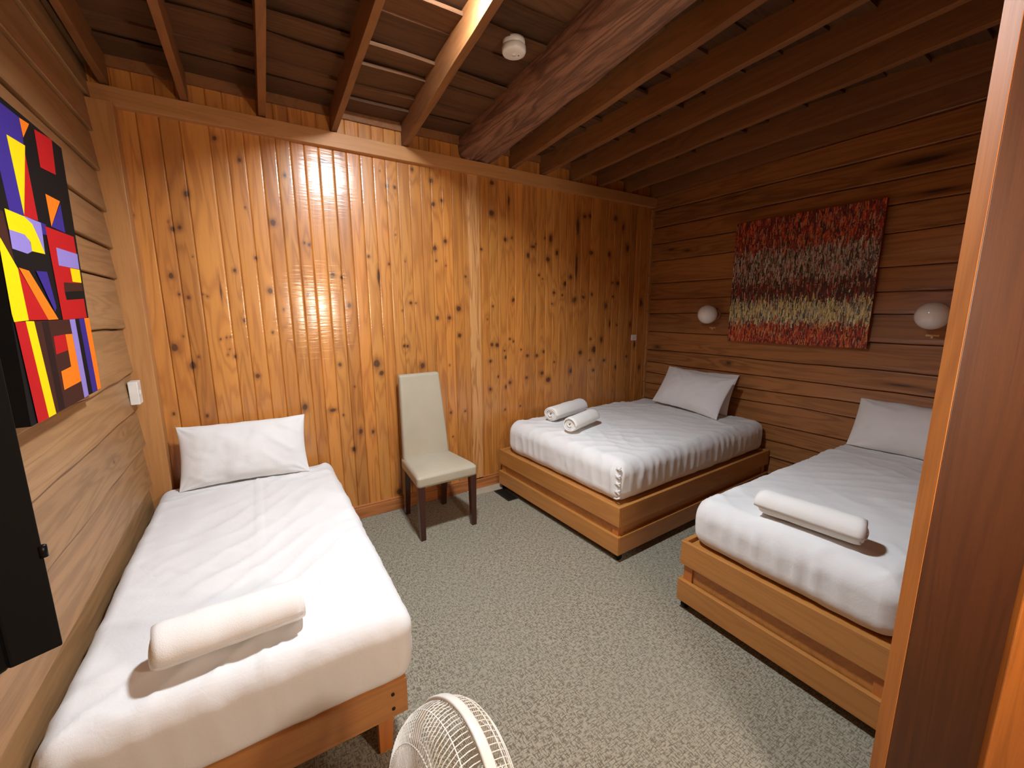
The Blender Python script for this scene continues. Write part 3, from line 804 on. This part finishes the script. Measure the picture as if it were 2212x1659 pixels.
# towels
settle(towel('fat white towel rolled up, lying across the left bed', (-.130, 1.45, .535), (0, 0, math.radians(1.5)), .192, .078, 5, flat=.84, thick=.014), left, sink=-.0025)
settle(towel('rolled white towel on the double bed, farther from the camera of the two', (2.35, 2.83, .640), (0, 0, math.radians(16)), .24, .073, 8, flat=.9, thick=.013), mid, sink=-.0025)
settle(towel('rolled white towel with spiral end showing, nearer of the two on the double bed', (2.215, 2.475, .640), (0, 0, math.radians(19)), .185, .064, 9, thick=.013), mid, sink=-.0025)
settle(towel('rolled white towel on the single bed by the entry panel', (2.015, .75, .630), (0, 0, math.radians(-84)), .195, .064, 10, thick=.013), right, sink=-.0025)

# ------------------------------------------------------------------ chair
def chair():
    t = thing('dining_chair', 'high-backed cream leatherette chair with dark legs against the pine wall', 'chair', (1.098, 2.85, 0), math.radians(1.5))
    # seat: tapered cushion, front at -y
    P, n, Q = rbox((.235, .235, .048), .028, .02)
    x, y, z = P[:,0].copy(), P[:,1].copy(), P[:,2].copy()
    k = 1-.20*np.clip((y+.235)/.47, 0, 1)
    P[:,0] = x*k+.0; P[:,2] += .436+.012*np.clip(n[:,2], 0, 1)*(1-(x/.235)**2)*(1-(y/.235)**2)-.012*np.clip((-y-.14)/.1, 0, 1)**2*np.clip(n[:,2], 0, 1)
    grid_mesh('seat', P, Q, LEATHER, t, recalc=True)
    P, n, Q = rbox((.185, .030, .325), .020, .02)
    x, y, z = P[:,0].copy(), P[:,1].copy(), P[:,2].copy(); h = (z+.325)/.65
    P[:,0] = x*(1.02-.14*h); P[:,1] = y+.178+.075*h+.02*h**2; P[:,2] = z+.795
    grid_mesh('backrest', P, Q, LEATHER, t, recalc=True)
    mb = MB(); mb.tube([(-.188, .132, .485), (0, .137, .492), (.188, .132, .485)], .0025, 6); mb.build('seam_piping', LEATHER, t)
    for sx in (-1, 1):
        x1, x2 = sx*.226, sx*.178
        MB().frust([(sx*.220, -.228, 0), (sx*.184, -.228, 0), (sx*.184, -.190, 0), (sx*.220, -.190, 0)][::sx], [(x1, -.230, .40), (sx*.176, -.230, .40), (sx*.176, -.180, .40), (x1, -.180, .40)][::sx]).build('leg', DARKZ, t, bevel=.003)
        MB().frust([(sx*.176, .215, 0), (sx*.138, .215, 0), (sx*.138, .252, 0), (sx*.176, .252, 0)][::sx], [(sx*.182, .165, .40), (sx*.136, .165, .40), (sx*.136, .215, .40), (sx*.182, .215, .40)][::sx]).build('leg', DARKZ, t, bevel=.003)
    return t
chair()

# ------------------------------------------------------------------ floor vent
t = thing('floor_vent', 'dark metal floor vent beside the corner of the double bed', 'vent', (1.775, 2.945, 0), math.radians(1))
MB().box(-.05, .05, -.12, .12, 0, .006).build('frame', VENTM, t, bevel=.001)
mb = MB()
for k in range(9): mb.box(-.04, .04, -.105+k*.0245, -.105+k*.0245+.008, .0062, .009)
mb.build('grille', BLACKM, t)

# ------------------------------------------------------------------ paintings
def streak_painting():
    W_, H_ = 1.045, 1.035; nx, nz = 430, 430
    rg = np.random.default_rng(3)
    img = np.zeros((nz, nx, 3)); img[:] = np.array(lin(52,16,16)[:3])
    pal = {
     'red': [(150,26,16),(110,16,14),(190,60,30),(60,14,16),(205,100,50),(90,20,18),(40,16,20),(170,120,90)],
     'grey': [(176,158,140),(140,126,112),(200,186,170),(40,30,32),(90,80,76),(150,70,60),(24,20,24),(184,170,150)],
     'dark': [(48,14,22),(70,18,24),(30,12,20),(150,40,36),(104,22,24),(160,130,110),(40,16,30),(88,16,18)],
     'pale': [(226,214,140),(205,196,150),(150,156,150),(236,226,170),(120,118,110),(196,190,120),(60,56,56),(180,160,110)],
     'orange': [(200,84,30),(170,40,22),(120,22,18),(220,120,50),(90,18,20),(190,60,40),(60,16,22),(204,150,110)]}
    def band(v):
        v = v+rg.normal()*.024
        return 'orange' if v < .165 else 'pale' if v < .345 else 'dark' if v < .50 else 'grey' if v < .745 else 'red'
    for k in range(19000):
        cx, cz = rg.uniform(0, nx), rg.uniform(0, nz); v = cz/nz
        c = np.array(lin(*pal[band(v)][rg.integers(8)])[:3])*rg.uniform(.8, 1.1)
        ln = rg.uniform(8, 30); wd = rg.uniform(.6, 2.4); lean = rg.normal()*.12
        z0, z1 = int(max(0, cz-ln/2)), int(min(nz-1, cz+ln/2))
        for z in range(z0, z1+1):
            xc = cx+(z-cz)*lean
            x0, x1 = int(max(0, round(xc-wd/2))), int(min(nx-1, round(xc+wd/2)))
            img[z, x0:x1+1] = c
    ys = np.linspace(W_/2, -W_/2, nx); zs = np.linspace(-H_/2, H_/2, nz)
    Y, Z = np.meshgrid(ys, zs)
    V = np.stack([np.zeros(Y.size)-.0165+.0015*vnoise(Y.ravel()*130, Z.ravel()*40, seed=1), Y.ravel(), Z.ravel()], -1)
    t = thing('painting', 'square painting of red, grey and yellow streaks on the right wall', 'painting', (XR-.046, 1.712, 1.832))
    m = NT('streaked_oil_paint').set(.45, .4, .25, .25)
    m.link(m.attr('paint', 'Color'), m.b.inputs['Base Color']); m.bump(m.noise(m.scale(m.objco(), 1, 160, 40), 1, 2), .3, .002)
    colr = np.concatenate([img.reshape(-1, 3), np.ones((nx*nz, 1))], 1)
    grid_mesh('painted_canvas', V, gq(nz, nx), m.m, t, attrs=dict(paint=colr))
    edge = plain('red_canvas_edge', lin(140,34,20), .5)
    MB().box(-.015, .012, -W_/2, W_/2, -H_/2, H_/2).build('stretcher', edge, t, bevel=.002)
streak_painting()

def letter_painting():
    X0 = XL+.032
    def unp(zx, zy):
        px, py = zx/2.183, 200+zy/2.183
        d = RT*((px-IMG_W/2)/F_PX)-UP*((py-IMG_H/2)/F_PX)+FW
        s = (X0+.034)/d.x; p = CAM+d*s
        return p.y, p.z
    t = thing('painting', 'abstract painting of bright angular letter shapes on black on the left wall', 'painting', (X0, 1.84, 1.74))
    pal = dict(K=(14,14,16), P=(58,42,134), O=(246,126,24), Y=(252,214,6), R=(186,24,28), L=(146,130,204), B=(66,34,26), D=(40,22,22))
    shapes = [('P',[(-140,-90),(0,46),(92,118),(108,215),(118,290),(112,583),(45,556),(0,362),(-140,60)]),
     ('O',[(90,118),(137,148),(110,212)]),('Y',[(30,197),(118,250),(115,583)]),('R',[(118,288),(180,605),(114,583)]),
     ('R',[(160,172),(243,222),(263,388),(190,352)]),('O',[(213,477),(282,513),(242,632)]),('P',[(283,522),(307,662),(242,632)]),
     ('B',[(-60,520),(12,560),(75,830),(0,690),(-60,560)]),
     ('L',[(108,580),(192,614),(212,765),(180,700)]),('Y',[(18,545),(110,583),(150,620),(182,690),(212,762),(150,748),(142,705),(115,670),(40,645)]),
     ('L',[(40,645),(112,668),(138,698),(150,748),(128,760),(55,735)]),('P',[(190,612),(214,622),(218,672),(200,668)]),
     ('R',[(210,630),(345,680),(408,1062),(295,1072)]),('L',[(262,730),(362,762),(372,833),(275,815)]),('Y',[(328,828),(373,836),(382,897),(340,892)]),
     ('B',[(298,895),(383,899),(389,935),(303,940)]),('K',[(303,940),(389,935),(393,972),(312,978)]),
     ('Y',[(-80,560),(0,690),(80,830),(132,1074),(62,1082),(0,872),(-80,640)]),('R',[(80,825),(226,1071),(132,1074)]),
     ('O',[(84,825),(132,840),(272,1069),(225,1072)]),('P',[(165,840),(217,845),(262,1012),(256,1034)]),
     ('R',[(64,1082),(120,1080),(228,1540),(177,1566)]),('Y',[(115,1078),(155,1078),(262,1520),(228,1540)]),
     ('B',[(155,1078),(322,1070),(395,1440),(262,1520)]),('D',[(190,1080),(222,1078),(302,1488),(275,1502)]),
     ('R',[(247,1150),(303,1140),(315,1215),(260,1235)]),('O',[(303,1140),(335,1138),(383,1358),(298,1403),(283,1315),(330,1292)]),
     ('L',[(322,1070),(349,1068),(415,1425),(393,1440)]),('K',[(348,1068),(373,1066),(440,1410),(413,1425)]),
     ('P',[(366,1066),(393,1064),(455,1403),(432,1415)]),('O',[(391,1064),(414,1062),(473,1393),(455,1403)])]
    y_r, z_r = unp(290,262); y_b, z_b = unp(472,1398); y_l, z_l = unp(148,1576); 
    y_tl = y_l+(y_r-y_b)
    quad = [(y_tl, z_r-.01), (y_r, z_r), (y_b, z_b), (y_l, z_l)]
    m = NT('flat_acrylic_paint').set(.75, .15)
    ca = m.N.new('ShaderNodeAttribute'); ca.attribute_name = 'paint'
    m.link(m.mix(m.math('MULTIPLY', m.noise(m.objco(), 60, 2), .12), ca.outputs['Color'], (.0,.0,.0,1)), m.b.inputs['Base Color'])
    m.bump(m.noise(m.objco(), 700, 1), .1, .001)
    black = plain('black_canvas_edge', (.006,.006,.006,1), .8, .1)
    mb = MB(); pts = [(p[0]-1.84, p[1]-1.74) for p in quad]
    mb.frust([(0, y, z) for y, z in pts], [(.0335, y, z) for y, z in pts]); mb.build('stretcher', black, t, bevel=.001)
    vs=[]; fs=[]; cols=[]
    def clip(poly):     # keep the shapes on the canvas
        out = poly
        for i in range(4):
            (ax, az), (bx, bz) = pts[i], pts[(i+1) % 4]; cx = sum(p[0] for p in pts)/4; cz = sum(p[1] for p in pts)/4
            sg = (bx-ax)*(cz-az)-(bz-az)*(cx-ax); sg = 1 if sg > 0 else -1
            f = lambda q: sg*((bx-ax)*(q[1]-az)-(bz-az)*(q[0]-ax))
            new = []
            for k in range(len(out)):
                p, q = out[k], out[(k+1) % len(out)]; fp, fq = f(p), f(q)
                if fp >= 0: new.append(p)
                if fp*fq < 0: s = fp/(fp-fq); new.append((p[0]+(q[0]-p[0])*s, p[1]+(q[1]-p[1])*s))
            out = new
            if len(out) < 3: return []
        return out
    bm = bmesh.new(); lay = bm.loops.layers.float_color.new('paint')
    for k, (c, poly) in enumerate([('K', None)]+shapes):
        pp = pts if poly is None else clip([tuple(np.subtract(unp(*q), (1.84, 1.74))) for q in poly])
        if len(pp) < 3: continue
        f = bm.faces.new([bm.verts.new((.0337+.00012*k, y, z)) for y, z in pp])
        f.normal_update()
        if f.normal.x < 0: f.normal_flip()
        for l in f.loops: l[lay] = lin(*pal[c])
    bmesh.ops.triangulate(bm, faces=bm.faces)
    me = bpy.data.meshes.new('painted_canvas'); bm.to_mesh(me); bm.free(); me.materials.append(m.m)
    o = bpy.data.objects.new('painted_canvas', me); COL.objects.link(o); o.parent = t
letter_painting()

# ------------------------------------------------------------------ television on the left wall
def television():
    t = thing('television', 'black television on a wall arm, cut off by the left picture edge', 'television', (-.248, .607, 1.40))
    u = Vector((-.60, -.80, 0)); nn = Vector((.80, -.60, 0))      # u: along the screen towards the wall; nn: where the screen faces
    B = Matrix((u, -nn, Vector((0,0,1)))).transposed().to_4x4()    # local x -> u, y -> backwards
    z0, z1 = -.172, .168
    MB().box(0, .40, 0, .030, z0, z1, mat=B).build('screen_panel', BLACKP, t, bevel=.004)
    # sloping side bezel towards the bed
    p = Vector((.034, .012, 0))
    mb = MB(); mb.frust([tuple(B @ Vector((.001,.0,z0))), tuple(B @ Vector((.001,.03,z0))), (.028,.026,z0), (.036,.012,z0+.002)], [tuple(B @ Vector((.001,.0,z1))), tuple(B @ Vector((.001,.03,z1))), (.028,.026,z1), (.036,.012,z1)])
    mb.build('bezel', BLACKM, t, bevel=.002)
    MB().lathe([(.004,-.0065),(.004,.0065),(.0015,.0075)], 16, Matrix.Translation((.035,.014,-.055))).build('button', BLACKP, t)
    mb = MB(); mb.box(.10, .28, .030, .055, -.10, .10, mat=B); mb.build('back_shell', BLACKM, t, bevel=.006)
    a = B @ Vector((.19, .056, 0))
    mb = MB(); mb.tube([a, (a.x-.02, a.y+.05, 0), (-.340, a.y+.10, 0)], .014, 10); mb.box(-.350, -.335, a.y+.05, a.y+.15, -.08, .08)
    mb.build('wall_arm', BLACKM, t)
television()

# ------------------------------------------------------------------ pedestal fan
def fan():
    cx, cy, cz = .2636, .6664, .557
    t = thing('pedestal_fan', 'white pedestal fan with wire guard in front of the left bed', 'fan', (cx+.03, cy, 0))
    az, el = math.radians(181.76), math.radians(14.73)
    a = Vector((math.cos(az)*math.cos(el), math.sin(az)*math.cos(el), math.sin(el))); s = a.cross(Vector((0,0,1))).normalized(); q = s.cross(a)
    B = Matrix((s, q, a)).transposed().to_4x4(); B.translation = Vector((-.03, 0, cz))
    R = .200
    pf = [(1.0,.004),(.985,.030),(.95,.052),(.87,.073),(.70,.090),(.45,.101),(.22,.105)]
    pb = [(1.0,-.006),(.99,-.030),(.95,-.050),(.86,-.066),(.70,-.079),(.45,-.088),(.28,-.091)]
    def guard(nm, prof, n, twist, rings):
        mb = MB()
        for k in range(n):
            pts = []
            for j, (r, z) in enumerate(prof):
                an = 2*math.pi*k/n+twist*(1-r); pts.append(B @ Vector((R*r*math.cos(an), R*r*math.sin(an), z)))
            mb.tube(pts, .00125, 4)
        for r, z in rings:
            mb.tube([B @ Vector((R*r*math.cos(2*math.pi*k/72), R*r*math.sin(2*math.pi*k/72), z)) for k in range(72)], .0016, 5, closed=True)
        return mb.build(nm, FANP, t)
    gf = guard('front_guard', pf, 108, .55, [(.95,.0505),(.70,.089),(.45,.1),(.22,.104)])
    MB().lathe([(.001,.100),(.044,.100),(.046,.106),(.040,.112),(.001,.114)], 36, B).build('centre_cap', FANP, gf)
    guard('rear_guard', pb, 96, 0, [(.985,-.036),(.95,-.05),(.90,-.060),(.70,-.078),(.45,-.087)])
    MB().lathe([(R*1.0,-.010),(R*1.035,-.010),(R*1.04,-.006),(R*1.04,.010),(R*1.03,.014),(R*1.0,.012),(R*.985,.002),(R*1.0,-.010)], 96, B, cap=False).build('rim', FANP, t)
    mb = MB()
    mb.box(-.010, .010, R*1.03, R*1.10, -.012, .014, mat=B @ Matrix.Rotation(math.radians(-95), 4, 'Z')); mb.build('rim_clip', WHITEP, t, bevel=.003)
    MB().lathe([(.001,.040),(.030,.038),(.036,.030),(.036,-.015),(.030,-.02),(.001,-.02)], 28, B).build('hub', FANP, t)
    for k in range(3):
        vs=[]; fs=[]; n1, n2 = 10, 9
        for i in range(n1):
            r = .034+(.175-.034)*i/(n1-1)
            for j in range(n2):
                w_ = (.35+.75*math.sin(math.pi*min(1, .25+.75*i/(n1-1))))*.62
                an = 2*math.pi*k/3+w_*(j/(n2-1)-.4); vs.append(tuple(B @ Vector((r*math.cos(an), r*math.sin(an), .022*(j/(n2-1)-.5)*2-.002*i/4))))
        for i in range(n1-1):
            for j in range(n2-1): fs.append((i*n2+j, i*n2+j+1, (i+1)*n2+j+1, (i+1)*n2+j))
        o = MB().add(vs, fs, 0, True).build('blade', FANP, t); m = o.modifiers.new('Solid', 'SOLIDIFY'); m.thickness = .002
    MB().lathe([(.001,-.092),(.046,-.092),(.050,-.098),(.048,-.125),(.036,-.145),(.001,-.15)], 32, B).build('motor_housing', FANP, t)
    nk = B @ Vector((0,-.02,-.12))
    mb = MB(); mb.tube([(nk.x,nk.y,nk.z-.03),(nk.x,nk.y,nk.z-.10)], .026, 16); mb.build('neck', FANP, t)
    MB().lathe([(.014,.02),(.014,.30),(.018,.30),(.018,nk.z-.09)], 20, Matrix.Translation((nk.x,nk.y,0))).build('pole', FANP, t)
    MB().lathe([(.001,0),(.17,0),(.175,.008),(.165,.018),(.06,.032),(.022,.045),(.020,.07)], 48, Matrix.Translation((nk.x,nk.y,0))).build('base', FANP, t)
fan()
